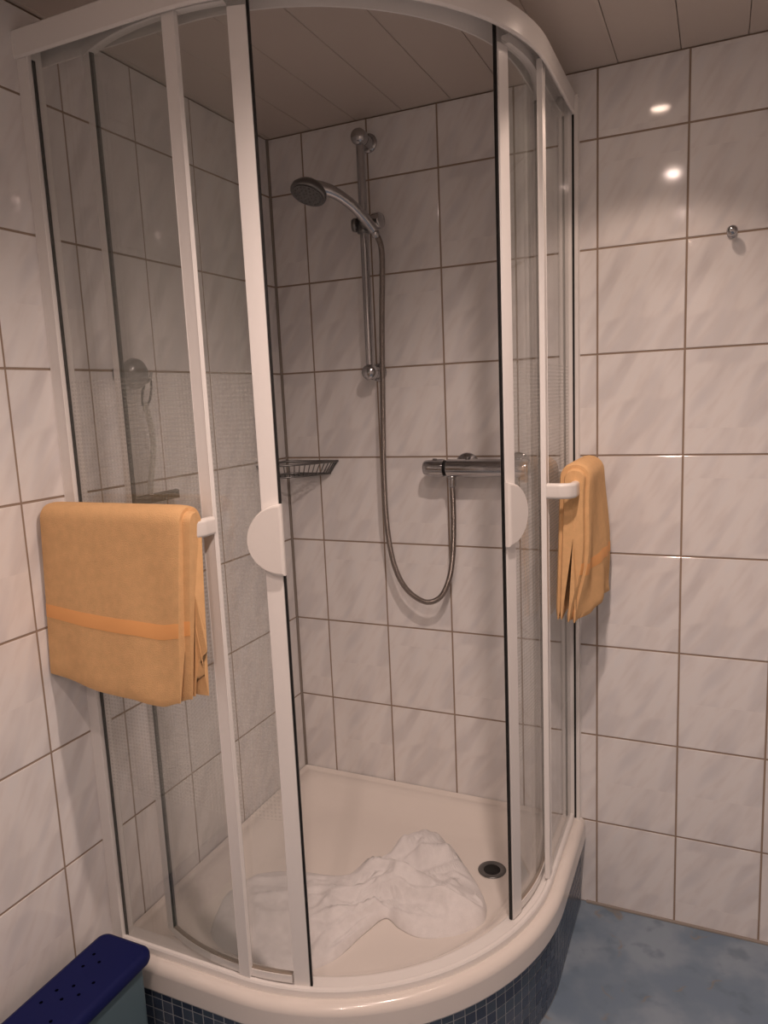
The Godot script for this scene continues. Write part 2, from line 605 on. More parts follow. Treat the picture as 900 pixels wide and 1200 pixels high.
func build_tray(cam: Camera3D) -> void:
	var t := thing("shower_tray", "white quadrant shower tray on a curved base of small blue-grey mosaic tiles", "shower tray")
	var rings := []
	# [inset from the walls, inset from the front, corner radius, height]
	for s in [[0.001, 0.03, 0.001, 0.19], [0.001, 0.002, 0.001, 0.191], [0.001, 0.0, 0.002, 0.195], [0.001, 0.0, 0.002, 0.197], [0.001, 0.0, 0.002, 0.236], [0.001, 0.0002, 0.002, 0.239], [0.001, 0.0016, 0.003, 0.2445], [0.002, 0.0048, 0.003, 0.2495], [0.002, 0.0095, 0.004, 0.2535], [0.003, 0.015, 0.004, 0.2555], [0.004, 0.021, 0.005, 0.2558], [0.006, 0.026, 0.006, 0.2545], [0.009, 0.031, 0.007, 0.2505], [0.012, 0.035, 0.008, 0.2480], [0.016, 0.040, 0.01, 0.2472], [0.024, 0.064, 0.015, 0.2490], [0.036, 0.082, 0.03, 0.2500], [0.048, 0.090, 0.045, 0.2480], [0.056, 0.098, 0.055, 0.2420], [0.072, 0.112, 0.07, 0.2290], [0.095, 0.128, 0.085, 0.2120], [0.112, 0.142, 0.095, 0.2040], [0.135, 0.160, 0.10, 0.2010], [0.20, 0.23, 0.11, 0.1985], [0.30, 0.33, 0.06, 0.1965]]:
		var r := PackedVector3Array()
		for q in tray_outline(s[0], s[1], s[2]):
			r.append(Vector3(q.x, s[3], q.y))
		rings.append(r)
	var b := MB.new()
	b.skin(rings, true)
	put("basin", b.mesh(), M.acrylic, t)
	# drain
	b = MB.new()
	lathe(b, Vector3(0.685, 0.1995, 0.235), Vector3.UP, [[0.018, 0.0002], [0.035, 0.0005], [0.036, 0.002], [0.033, 0.004], [0.026, 0.004], [0.022, 0.002], [0.018, 0.0002]], 28)
	var d := put("drain", b.mesh(), M.dull_chrome, t)
	b = MB.new()
	lathe(b, Vector3(0.685, 0.1998, 0.235), Vector3.UP, [[0.001, 0.0004], [0.021, 0.0004], [0.022, 0.001], [0.021, 0.0016], [0.001, 0.0016]], 20)
	put("drain_opening", b.mesh(), M.rubber, d)
	# the curved base: a body with mosaic
	b = MB.new()
	var rs := 0.541
	var body := []
	for y in [0.0, 0.194]:
		var r := PackedVector3Array()
		for q in tray_outline(0.003, 0.553 - rs, 0.002):
			r.append(Vector3(q.x, y, q.y))
		body.append(r)
	b.skin(body, true)
	var base := put("base", b.mesh(), M.mosaic_grout, t)
	var tm := MB.new()
	var rect := func(ins: float, z: float) -> PackedVector3Array:
		var h := 0.01215 - ins
		return PackedVector3Array([Vector3(h, h, z), Vector3(-h, h, z), Vector3(-h, -h, z), Vector3(h, -h, z)])
	tm.skin([rect.call(0, -0.003), rect.call(0, 0.0005), rect.call(0.0006, 0.0011)], false)
	var mesh := tm.mesh()
	var pitch := 0.0268
	var length := XC + PI / 2 * rs + ZC
	var spots := []
	for c in int(length / pitch):
		var s := 0.004 + (c + 0.5) * pitch
		var p := Vector3.ZERO
		var yaw := 0.0
		if s < XC:
			p = Vector3(s, 0, ZC + rs)
		elif s < XC + PI / 2 * rs:
			yaw = (s - XC) / rs
			p = Vector3(XC + rs * sin(yaw), 0, ZC + rs * cos(yaw))
		else:
			yaw = PI / 2
			p = Vector3(XC + rs, 0, ZC - (s - XC - PI / 2 * rs))
		if p.z < 0.014 or p.x < 0.014:
			continue
		for k in 7:
			p.y = 0.194 - 0.0145 - k * pitch
			var at := cam.global_transform.affine_inverse() * p
			var shows := at.z < 0
			if shows:
				var e := Vector2(at.x, at.y) / -at.z * 860.37
				shows = absf(e.x) < 460 and absf(e.y) < 610 and (cam.global_position - p).dot(Vector3(sin(yaw), 0, cos(yaw))) > 0
			spots.append([Transform3D(Basis(Vector3.UP, yaw), p), (cam.global_position - p).length() + (0.0 if shows else 100.0)])
	spots.sort_custom(func(m, n): return m[1] < n[1])
	var rest := SurfaceTool.new()
	rest.begin(Mesh.PRIMITIVE_TRIANGLES)
	for k in spots.size():
		if k < 300:
			var o := put("tile", mesh, M.mosaic[rng.randi() % 5], base)
			o.transform = spots[k][0]
		else:
			rest.append_from(mesh, 0, spots[k][0])
	if spots.size() > 300:
		var o := put("remaining_tiles", rest.commit(), M.mosaic[0], base)
		o.set_meta("kind", "stuff")

# one sliding door: a rigid curved pane between two uprights. at(s, off): the point s metres from the leading edge, off outwards
func sliding_door(enc: Node3D, lead: Vector2, rear: Vector2, called_side: String) -> void:
	var d := part("sliding_door", enc)
	d.set_meta("label", "curved glass sliding door, pushed open towards the %s" % called_side)
	# circle of radius R through both ends, bulging away from the corner of the room
	var R := 0.515
	var mid := (lead + rear) / 2
	var half := (rear - lead).length() / 2
	var dir := (rear - lead).normalized()
	var nrm := Vector2(-dir.y, dir.x)
	if nrm.dot(mid - Vector2(0.1, 0.1)) < 0:
		nrm = -nrm
	var c := mid - nrm * sqrt(R * R - half * half)
	var a0 := (lead - c).angle()
	var a1 := (rear - c).angle()
	var arc := absf(a1 - a0) * R
	var line := func(s0: float, s1: float, k: int) -> Array:
		var q := []
		for i in k + 1:
			var a := lerpf(a0, a1, lerpf(s0, s1, float(i) / k) / arc)
			q.append([Vector3(c.x + R * cos(a), 0, c.y + R * sin(a)), Vector3(cos(a), 0, sin(a))])
		return q
	var y0 := 0.2745
	var y1 := 2.068
	var b := MB.new()
	carried(b, line.call(0.005, arc - 0.004, 20), [[-0.0025, y0 + 0.012], [0.0025, y0 + 0.012], [0.0025, y1 - 0.01], [-0.0025, y1 - 0.01]])
	put("pane", b.mesh(), M.glass, d)
	b = MB.new()
	carried(b, line.call(0.040, arc - 0.034, 20), [[0.0028, 0.62], [0.0031, 0.62], [0.0031, 1.47], [0.0028, 1.47]])
	put("printed_band", b.mesh(), M.dots, d)
	# leading upright with its black seal
	b = MB.new()
	carried(b, line.call(0.005, 0.036, 4), [[-0.005, y0 - 0.008], [0.006, y0 - 0.008], [0.008, y0 - 0.006], [0.008, y1 - 0.022], [0.006, y1 - 0.020], [-0.005, y1 - 0.020]])
	put("leading_upright", b.mesh(), M.lacquer, d)
	b = MB.new()
	carried(b, line.call(0.001, 0.005, 2), [[-0.002, y0 - 0.008], [0.004, y0 - 0.008], [0.004, y1 + 0.02], [-0.002, y1 + 0.02]])
	var s := put("edge_seal", b.mesh(), M.rubber, d)
	s.set_meta("label", "black magnetic seal on the leading edge")
	# rear upright: a slim profile and the bare glass edge
	b = MB.new()
	carried(b, line.call(arc - 0.030, arc - 0.004, 3), [[-0.004, y0], [0.006, y0], [0.006, y1 - 0.005], [-0.004, y1 - 0.005]])
	put("rear_upright", b.mesh(), M.lacquer, d)
	b = MB.new()
	carried(b, line.call(arc - 0.0312, arc - 0.030, 2), [[-0.004, y0], [0.005, y0], [0.005, y1 - 0.005], [-0.004, y1 - 0.005]])
	put("rear_gasket", b.mesh(), M.rubber, d)
	b = MB.new()
	carried(b, line.call(0.041, arc - 0.030, 18), [[-0.006, y0 - 0.002], [0.006, y0 - 0.002], [0.006, y0 + 0.014], [-0.006, y0 + 0.014]])
	put("bottom_rail", b.mesh(), M.lacquer, d)
	b = MB.new()
	carried(b, line.call(0.041, arc - 0.030, 18), [[-0.004, y0 + 0.014], [0.004, y0 + 0.014], [0.004, y0 + 0.0165], [-0.004, y0 + 0.0165]])
	put("bottom_gasket", b.mesh(), M.seal, d)
	b = MB.new()
	carried(b, line.call(0.041, arc - 0.006, 18), [[-0.008, y1 - 0.012], [0.008, y1 - 0.012], [0.008, y1 + 0.004], [-0.008, y1 + 0.004]])
	put("top_rail", b.mesh(), M.lacquer, d)
	# half-moon handle: flat disc half, upright edge at the leading edge
	var L: Array = line.call(-0.002, -0.001, 1)
	var out: Vector3 = L[0][1]
	var along: Vector3 = (L[1][0] - L[0][0]).normalized()
	var origin: Vector3 = L[0][0] + out * 0.0085 + Vector3(0, 1.170, 0)
	b = MB.new()
	var rings := []
	for st in [[0.0, 0.0], [0.0, 0.008], [0.0012, 0.0105], [0.005, 0.012]]:
		var r := PackedVector3Array()
		var ra: float = 0.065 - st[0]
		for k in 33:
			var a := -PI / 2 + PI * k / 32
			r.append(origin + along * (cos(a) * ra + st[0]) + Vector3.UP * sin(a) * ra + out * st[1])
		rings.append(r)
	b.skin(rings, false)
	put("handle", b.mesh(), M.plastic, d).set_meta("label", "white half-moon handle")

func fixed_side(enc: Node3D, left: bool) -> void:
	var r := 0.515
	var map := func(s: float, off: float, y: float) -> Vector3:      # s metres from the wall, off outwards of radius 0.515
		return Vector3(s, y, ZC + r + off) if left else Vector3(XC + r + off, y, s)
	var up := func(s0: float, s1: float, o0: float, o1: float, y0: float, y1: float, bev: float) -> ArrayMesh:
		var b := MB.new()
		var p: Vector3 = map.call(s0, o0, y0)
		var q: Vector3 = map.call(s1, o1, y1)
		box(b, (p + q) / 2, (q - p).abs(), bev)
		return b.mesh()
	var post := XC + 0.002 if left else ZC - 0.018
	put("wall_profile", up.call(0.0, 0.028 if left else 0.024, -0.022, 0.013 if left else 0.026, 0.2525, 2.095, 0.002), M.lacquer, enc)
	put("profile_seal", up.call(0.028 if left else 0.024, 0.0298 if left else 0.0254, -0.004 if left else 0.012, 0.003 if left else 0.017, 0.262, 2.05, 0.0005), M.rubber, enc)
	var pane := put("fixed_pane", up.call(0.0245 if not left else 0.0285, post, -0.003, 0.003, 0.262, 2.068, 0.0), M.glass, enc)
	var b := MB.new()
	var line := [[map.call(0.04, 0.0, 0.0), Vector3(0, 0, 1) if left else Vector3(1, 0, 0)], [map.call(post - 0.002, 0.0, 0.0), Vector3(0, 0, 1) if left else Vector3(1, 0, 0)]]
	carried(b, line, [[0.0033, 0.62], [0.0036, 0.62], [0.0036, 1.47], [0.0033, 1.47]])
	put("printed_band", b.mesh(), M.dots, pane)
	put("post", up.call(post, post + 0.026, -0.005, 0.007, 0.2715, 2.068, 0.0015), M.lacquer, enc)
	# towel bar: out from the wall profile, along the pane, back to the post
	var ends := [0.022, post + 0.022]
	var far := 0.060
	var pts := []
	for e in 2:
		var s: float = ends[e]
		var sg := 1.0 if e == 0 else -1.0
		var seq := [[s, 0.008], [s, 0.03], [s, far - 0.024], [s + sg * 0.004, far - 0.010], [s + sg * 0.013, far - 0.002], [s + sg * 0.024, far], [s + sg * 0.06, far]]
		if e == 1:
			seq.reverse()
		for q in seq:
			pts.append(map.call(q[0], q[1], 1.197))
	var path := spline(pts, 4)
	b = MB.new()
	var prof := []
	for q in rounded_rect(0.018, 0.034, 0.007, 3).call(0.0):
		prof.append(q)
	tube(b, path, 1.0, 8, prof)
	put("towel_bar", b.mesh(), M.plastic, enc)

func build_enclosure() -> void:
	var enc := thing("shower_enclosure", "white framed quadrant shower enclosure with clear glass panes and open sliding doors", "shower enclosure")
	var b := MB.new()
	# top rail: an upside-down channel
	carried(b, quadrant(0.515), [[-0.045, 2.058], [-0.042, 2.058], [-0.042, 2.096], [0.013, 2.096], [0.013, 2.052], [0.016, 2.052], [0.018, 2.056], [0.018, 2.098], [0.014, 2.102], [-0.041, 2.102], [-0.045, 2.098]])
	put("top_rail", b.mesh(), M.lacquer, enc)
	# bottom track: a low double ridge
	b = MB.new()
	carried(b, quadrant(0.515), [[-0.034, 0.2492], [0.012, 0.2492], [0.0115, 0.268], [0.009, 0.2715], [0.003, 0.2720], [0.0, 0.2700], [-0.002, 0.2655], [-0.030, 0.2645], [-0.034, 0.262]])
	put("bottom_track", b.mesh(), M.lacquer, enc)
	fixed_side(enc, true)
	fixed_side(enc, false)
	sliding_door(enc, Vector2(0.482, 0.797), Vector2(0.104, 0.776), "left wall")
	sliding_door(enc, Vector2(0.796, 0.478), Vector2(0.788, 0.110), "back wall")

# ------------------------------------------------------------------ shower fittings
func build_fittings() -> void:
	# riser rail
	var rx := 0.319
	var t := thing("shower_rail", "upright chrome shower rail on the back tiles with a sliding holder", "shower rail")
	var b := MB.new()
	tube(b, PackedVector3Array([Vector3(rx, 1.462, 0.055), Vector3(rx, 2.098, 0.055)]), 0.0115, 16)
	put("rail", b.mesh(), M.chrome, t)
	for y in [1.483, 2.085]:
		b = MB.new()
		lathe(b, Vector3(rx, y, 0.0), Vector3(0, 0, 1), [[0.001, 0.0], [0.024, 0.0], [0.025, 0.003], [0.023, 0.007], [0.016, 0.010], [0.015, 0.036], [0.018, 0.040], [0.021, 0.050], [0.021, 0.066], [0.018, 0.073], [0.010, 0.077], [0.001, 0.078]], 24)
		put("wall_bracket", b.mesh(), M.chrome, t)
	b = MB.new()
	lathe(b, Vector3(rx, 1.845, 0.055), Vector3.UP, [[0.012, 0.0], [0.018, 0.001], [0.019, 0.006], [0.019, 0.042], [0.017, 0.048], [0.012, 0.049]], 20)
	lathe(b, Vector3(rx - 0.012, 1.868, 0.06), Vector3(-1, 0, 0.25), [[0.001, 0.0], [0.017, 0.002], [0.018, 0.012], [0.015, 0.018], [0.001, 0.020]], 16)
	lathe(b, Vector3(rx + 0.008, 1.868, 0.062), Vector3(0.55, -0.1, 1.0), [[0.001, 0.0], [0.014, 0.0], [0.016, 0.012], [0.017, 0.040], [0.014, 0.052], [0.001, 0.054]], 16)
	var sl := put("slider", b.mesh(), M.dull_chrome, t)
	b = MB.new()
	lathe(b, Vector3(rx + 0.012, 1.872, 0.052), Vector3(1, 0.02, 0.1), [[0.008, 0.0], [0.009, 0.010], [0.016, 0.014], [0.021, 0.018], [0.021, 0.036], [0.018, 0.041], [0.001, 0.043]], 20)
	put("clamp_knob", b.mesh(), M.chrome, sl)
	# hand shower
	var hs := thing("hand_shower", "chrome hand shower with round head, held high on the rail", "hand shower")
	b = MB.new()
	var head := Vector3(0.265, 1.918, 0.245)
	var ax := Vector3(-0.12, -0.90, 0.42).normalized()
	tube(b, spline([Vector3(0.372, 1.838, 0.108), Vector3(0.356, 1.868, 0.135), Vector3(0.336, 1.897, 0.172), Vector3(0.306, 1.920, 0.212), head - ax * 0.012], 8), func(s): return lerpf(0.0125, 0.0145, s) + 0.004 * smoothstep(0.6, 1.0, s), 16)
	put("handle", b.mesh(), M.chrome, hs)
	b = MB.new()
	lathe(b, head, ax, [[0.001, -0.024], [0.016, -0.023], [0.034, -0.014], [0.044, -0.002], [0.0455, 0.006], [0.044, 0.011], [0.041, 0.012], [0.001, 0.012]], 32)
	put("head", b.mesh(), M.dull_chrome, hs)
	b = MB.new()
	lathe(b, head, ax, [[0.001, 0.0123], [0.039, 0.0123], [0.0385, 0.0135], [0.001, 0.0145]], 28)
	for ring in [[0.032, 18], [0.021, 12], [0.010, 6]]:
		for k in ring[1]:
			var u := ax.cross(Vector3.UP).normalized()
			var w := ax.cross(u)
			var a: float = TAU * k / ring[1]
			lathe(b, head + (u * cos(a) + w * sin(a)) * ring[0] + ax * 0.0135, ax, [[0.0018, 0.0], [0.0012, 0.0025], [0.0002, 0.0026]], 6)
	put("spray_face", b.mesh(), M.nozzle, hs)
	# hose
	var ho := thing("shower_hose", "ribbed metal hose hanging in a long loop below the rail", "hose")
	b = MB.new()
	var loop := spline([Vector3(0.373, 1.836, 0.106), Vector3(0.381, 1.80, 0.088), Vector3(0.376, 1.74, 0.075), Vector3(0.366, 1.62, 0.068), Vector3(0.358, 1.48, 0.062), Vector3(0.352, 1.335, 0.060), Vector3(0.347, 1.194, 0.058), Vector3(0.349, 1.06, 0.056), Vector3(0.364, 0.952, 0.055), Vector3(0.399, 0.881, 0.056), Vector3(0.454, 0.847, 0.058), Vector3(0.500, 0.862, 0.06), Vector3(0.529, 0.913, 0.062), Vector3(0.543, 0.986, 0.062), Vector3(0.548, 1.09, 0.062), Vector3(0.547, 1.176, 0.062)], 10)
	tube(b, loop, 0.0076, 12)
	put("hose", b.mesh(), M.hose, ho)
	b = MB.new()
	lathe(b, Vector3(0.547, 1.170, 0.062), Vector3.UP, [[0.008, 0.0], [0.0105, 0.002], [0.0105, 0.020], [0.009, 0.026], [0.001, 0.027]], 16)
	put("end_nut", b.mesh(), M.chrome, ho)
	b = MB.new()
	lathe(b, Vector3(0.3735, 1.832, 0.105), Vector3(-0.1, 1, 0.3), [[0.008, -0.012], [0.0105, -0.006], [0.0115, 0.004], [0.001, 0.006]], 16)
	put("end_nut", b.mesh(), M.chrome, ho)
	# mixer
	var mx := thing("shower_mixer", "horizontal chrome shower mixer bar with round knobs on the back wall", "mixer tap")
	var my := 1.221
	var mz := 0.062
	b = MB.new()
	lathe(b, Vector3(0.534, my, mz), Vector3.RIGHT, [[0.001, 0.0], [0.021, 0.0], [0.0235, 0.003], [0.0235, 0.152], [0.021, 0.155], [0.001, 0.155]], 32)
	put("body", b.mesh(), M.chrome, mx)
	for x in [0.572, 0.712]:
		b = MB.new()
		lathe(b, Vector3(x, my + 0.002, 0.0), Vector3(0, 0, 1), [[0.001, 0.0], [0.033, 0.0], [0.034, 0.003], [0.031, 0.008], [0.020, 0.012], [0.015, 0.020], [0.015, 0.05]], 24)
		put("wall_flange", b.mesh(), M.chrome, mx)
	b = MB.new()
	lathe(b, Vector3(0.547, my - 0.020, mz), Vector3.DOWN, [[0.001, -0.004], [0.012, -0.003], [0.012, 0.006], [0.010, 0.008], [0.001, 0.0085]], 16)
	put("hose_outlet", b.mesh(), M.chrome, mx)
	for side in 2:
		var kx: float = 0.530 if side == 0 else 0.694
		var dir := Vector3.LEFT if side == 0 else Vector3.RIGHT
		b = MB.new()
		lathe(b, Vector3(kx, my, mz), dir, [[0.001, -0.004], [0.0205, -0.004], [0.0205, 0.003], [0.001, 0.003]], 28)
		put("black_ring", b.mesh(), M.rubber, mx).set_meta("label", "black ring between body and knob")
		b = MB.new()
		lathe(b, Vector3(kx, my, mz) + dir * 0.003, dir, [[0.001, 0.0], [0.022, 0.0], [0.023, 0.002], [0.0225, 0.040], [0.021, 0.052], [0.018, 0.057], [0.001, 0.059]], 28)
		for k in 16:
			var a := TAU * k / 16
			tube(b, PackedVector3Array([Vector3(kx, my + cos(a) * 0.0225, mz + sin(a) * 0.0225) + dir * 0.006, Vector3(kx, my + cos(a) * 0.0222, mz + sin(a) * 0.0222) + dir * 0.036]), 0.0014, 6)
		var kn := put("knob", b.mesh(), M.chrome, mx)
		b = MB.new()
		lathe(b, Vector3(kx, my + 0.021, mz) + dir * 0.030, Vector3.UP, [[0.001, 0.0], [0.006, 0.0], [0.006, 0.004], [0.001, 0.005]], 10)
		put("stop_button", b.mesh(), M.dull_chrome, kn)
	b = MB.new()
	lathe(b, Vector3(0.590, my + 0.022, mz - 0.004), Vector3.UP, [[0.001, 0.0], [0.0065, 0.0], [0.0065, 0.006], [0.001, 0.007]], 12)
	put("cover_screw", b.mesh(), M.dull_chrome, mx)

# a wire basket across the corner: its rim runs from the left wall to the back wall in a bow
func corner_basket() -> void:
	var t := thing("soap_basket", "chrome wire corner basket between left and back tiles", "soap basket")
	var yt := 1.236
	var front := spline([Vector3(0.003, yt, 0.168), Vector3(0.045, yt, 0.160), Vector3(0.095, yt, 0.128), Vector3(0.135, yt, 0.080), Vector3(0.165, yt, 0.028), Vector3(0.176, yt, 0.003)], 8)
	var low := PackedVector3Array()
	for p in front:
		low.append(Vector3(p.x * 0.84 + 0.003, yt - 0.036, p.z * 0.84 + 0.003))
	var b := MB.new()
	tube(b, front, 0.0032, 8)
	tube(b, PackedVector3Array([Vector3(0.004, yt, 0.168), Vector3(0.004, yt, 0.004), Vector3(0.176, yt, 0.004)]), 0.003, 8)
	put("rim", b.mesh(), M.dull_chrome, t)
	b = MB.new()
	tube(b, low, 0.0028, 8)
	tube(b, PackedVector3Array([Vector3(0.006, yt - 0.036, 0.145), Vector3(0.006, yt - 0.036, 0.006), Vector3(0.150, yt - 0.036, 0.006)]), 0.0025, 8)
	put("lower_rim", b.mesh(), M.dull_chrome, t)
	for k in range(1, front.size() - 1, 2):
		b = MB.new()
		tube(b, PackedVector3Array([front[k], front[k].lerp(low[k], 0.5), low[k], Vector3(low[k].x * 0.3, yt - 0.0365, low[k].z * 0.3) + Vector3(0.005, 0, 0.005)]), 0.0017, 6)
		put("wire", b.mesh(), M.dull_chrome, t)

func wall_knob(at: Vector3, label: String) -> void:
	var o := thing("wall_hook", label, "hook", at)
	var b := MB.new()
	lathe(b, Vector3.ZERO, Vector3(0, 0, 1), [[0.001, 0.0], [0.010, 0.0], [0.0105, 0.002], [0.0065, 0.005], [0.0045, 0.010], [0.0045, 0.016]], 20)
	put("stem", b.mesh(), M.chrome, o)
	b = MB.new()
	var prof := []
	for k in 13:
		var a := PI * k / 12
		prof.append([maxf(0.0118 * sin(a), 0.0004), 0.0255 - 0.0118 * cos(a)])
	lathe(b, Vector3.ZERO, Vector3(0, 0.12, 1), prof, 24)
	put("ball", b.mesh(), M.chrome, o)

func squeegee() -> void:
	var h := thing("wall_hook", "round grey knob-shaped wall hook on the left tiles, seen through the glass", "hook", Vector3(0, 1.487, 0.655))
	var b := MB.new()
	lathe(b, Vector3.ZERO, Vector3.RIGHT, [[0.001, 0.0], [0.024, 0.0], [0.025, 0.004], [0.022, 0.008], [0.014, 0.012], [0.020, 0.022], [0.030, 0.030], [0.0335, 0.040], [0.031, 0.050], [0.023, 0.058], [0.012, 0.062], [0.001, 0.063]], 28)
	put("knob", b.mesh(), M.dull_chrome, h)
	b = MB.new()
	tube(b, spline([Vector3(0.030, -0.012, -0.020), Vector3(0.034, -0.018, -0.036), Vector3(0.036, -0.012, -0.050), Vector3(0.036, 0.004, -0.056)], 6), 0.0035, 8)
	put("hook_arm", b.mesh(), M.dull_chrome, h)
	var s := thing("squeegee", "pale squeegee with dark rubber blade hanging on the left tiles behind glass", "squeegee")
	b = MB.new()
	tube(b, spline([Vector3(0.036, 1.418, 0.636), Vector3(0.036, 1.44, 0.634), Vector3(0.036, 1.471, 0.620), Vector3(0.036, 1.4775, 0.611), Vector3(0.036, 1.472, 0.602), Vector3(0.036, 1.44, 0.607), Vector3(0.036, 1.418, 0.620)], 6), 0.0026, 8)
	put("cord", b.mesh(), M.cord, s).set_meta("label", "dark hanging cord")
	b = MB.new()
	tube(b, spline([Vector3(0.036, 1.424, 0.628), Vector3(0.032, 1.38, 0.612), Vector3(0.028, 1.33, 0.604), Vector3(0.026, 1.28, 0.612), Vector3(0.026, 1.24, 0.622), Vector3(0.026, 1.219, 0.624)], 6), 0.0065, 10)
	put("handle", b.mesh(), M.clear_plastic, s)
	b = MB.new()
	box(b, Vector3(0.026, 1.217, 0.612), Vector3(0.010, 0.009, 0.160), 0.003)
	put("blade_holder", b.mesh(), M.cord, s)
	b = MB.new()
	box(b, Vector3(0.026, 1.207, 0.612), Vector3(0.004, 0.014, 0.165), 0.001)
	put("rubber_blade", b.mesh(), M.rubber, s)

# ------------------------------------------------------------------ cloth
# A cloth hung over a bar. place(u, off, y): the point at u along the bar, off across it, at height y.
# spec: u0, u1 along the bar; front/back: how low each end hangs (functions of 0..1); half: half width over the bar; th: thickness; sway(t, f, s): off-bar shift
func hung_sheet(place: Callable, u0: Callable, u1: Callable, top: float, half: float, th: float, front: Callable, back: Callable, sway: Callable, k_from := 0.0, k_to := 1.0, lift := 0.0) -> ArrayMesh:
	var rings := []
	var nu := 30
	var bend := 10
	for a in nu + 1:
		var f := float(a) / nu
		# bunch the rings towards the hems
		f = f - 0.12 * sin(TAU * f) / TAU
		var line := []      # [off, y, side]
		var fb: float = front.call(f)
		var bb: float = back.call(f)
		var yc := top - half
		for k in 15:
			line.append(Vector2(-half, lerpf(bb, yc, k / 15.0)))
		for k in bend + 1:
			var an := PI - PI * k / bend
			line.append(Vector2(half * cos(an), yc + half * sin(an)))
		for k in range(1, 25):
			line.append(Vector2(half, lerpf(yc, fb, k / 24.0)))
		for k in line.size():
			var s: float = line[k].y
			line[k].x += sway.call(f, line[k].x, s)
		var lo := int(k_from * (line.size() - 1))
		var hi := int(k_to * (line.size() - 1))
		line = line.slice(lo, hi + 1)
		var edge: float = minf(minf(f, 1.0 - f) * 9.0, 1.0)
		var t2: float = th * 0.5 * sqrt(maxf(1.0 - (1.0 - edge) * (1.0 - edge), 0.06))
		var outer := []
		var inner := []
		for k in line.size():
			var d: Vector2 = (line[mini(k + 1, line.size() - 1)] - line[maxi(k - 1, 0)]).normalized()
			var n := Vector2(-d.y, d.x)
			var q := Vector2.ZERO
			var tt := t2
			if lift <= 0.0 and (k == 0 or k == line.size() - 1):
				tt = t2 * 0.5
			q = line[k]
			outer.append(q + n * (tt + lift))
			inner.append(q - n * (tt - lift) if lift <= 0.0 else q + n * (tt * 0.9))
		var r := PackedVector3Array()
		for q in outer:
			var uu: float = lerpf(u0.call(q.x, q.y), u1.call(q.x, q.y), f)
			r.append(place.call(uu, q.x, q.y))
		inner.reverse()
		for q in inner:
			var uu: float = lerpf(u0.call(q.x, q.y), u1.call(q.x, q.y), f)
			r.append(place.call(uu, q.x, q.y))
		rings.append(r)
	var b := MB.new()
	b.skin(rings, true)
	return b.mesh()

func left_towel() -> void:
	var t := thing("towel", "folded apricot towel hanging wide over the left towel bar, against the tiled wall", "towel", Vector3.ZERO, "apricot towels on the shower bars")
	var zb := ZC + 0.515 + 0.060
	var place := func(u: float, off: float, y: float) -> Vector3:
		return Vector3(u, y, zb + off)
	var front := func(f: float) -> float:
		return lerpf(0.906, 0.884, smoothstep(0.0, 0.9, f)) - 0.009 * sin(PI * minf(f * 1.2, 1.0)) - 0.010 * smoothstep(0.66, 0.88, f) + 0.010 * smoothstep(0.88, 1.0, f)
	var back := func(_f: float) -> float:
		return 0.890
	var hang := func(y: float) -> float:
		return clampf((1.22 - y) / 0.33, 0.0, 1.0)
	# two layers on each side: the outer one ends a little short of the inner one on the right
	for layer in 2:
		var shift: float = 0.0 if layer == 0 else 0.013
		var half: float = 0.0255 if layer == 0 else 0.0160
		var u0 := func(off: float, y: float) -> float:
			return 0.013 - 0.011 * hang.call(y) + 0.002 * hang.call(y) ** 4 + shift * 0.3
		var u1 := func(off: float, y: float) -> float:
			if off > 0:
				return 0.347 + shift * 1.2 - 0.030 * hang.call(y)
			return 0.350 + shift * 0.7 + 0.004 * hang.call(y)
		var sway := func(f: float, off: float, y: float) -> float:
			var d: float = hang.call(y)
			var w := 0.005 * d * sin(f * 8.0 + 4.0 * y) + 0.003 * d * sin(f * 15.0 + 1.0 + 9.0 * y)
			if off > 0:
				return w * (0.4 + 0.6 * f) + d * (0.011 if layer == 0 else 0.006)
			return w * 0.3 + d * (0.023 if layer == 0 else 0.024)
		var lower := func(f: float) -> float:
			return front.call(f) + (0.0 if layer == 0 else 0.004)
		var m := hung_sheet(place, u0, u1, 1.238 if layer == 0 else 1.229, half, 0.0092, lower, back, sway)
		put("outer_layer" if layer == 0 else "inner_layer", m, M.terry, t)
		# the woven band
		var bm := hung_sheet(place, u0, u1, 1.238 if layer == 0 else 1.229, half, 0.0092, lower, back, sway, 0.782 if layer == 0 else 0.788, 0.832, 0.0006)
		put("woven_band", bm, M.towel_band, t).set_meta("label", "smooth darker orange woven band")

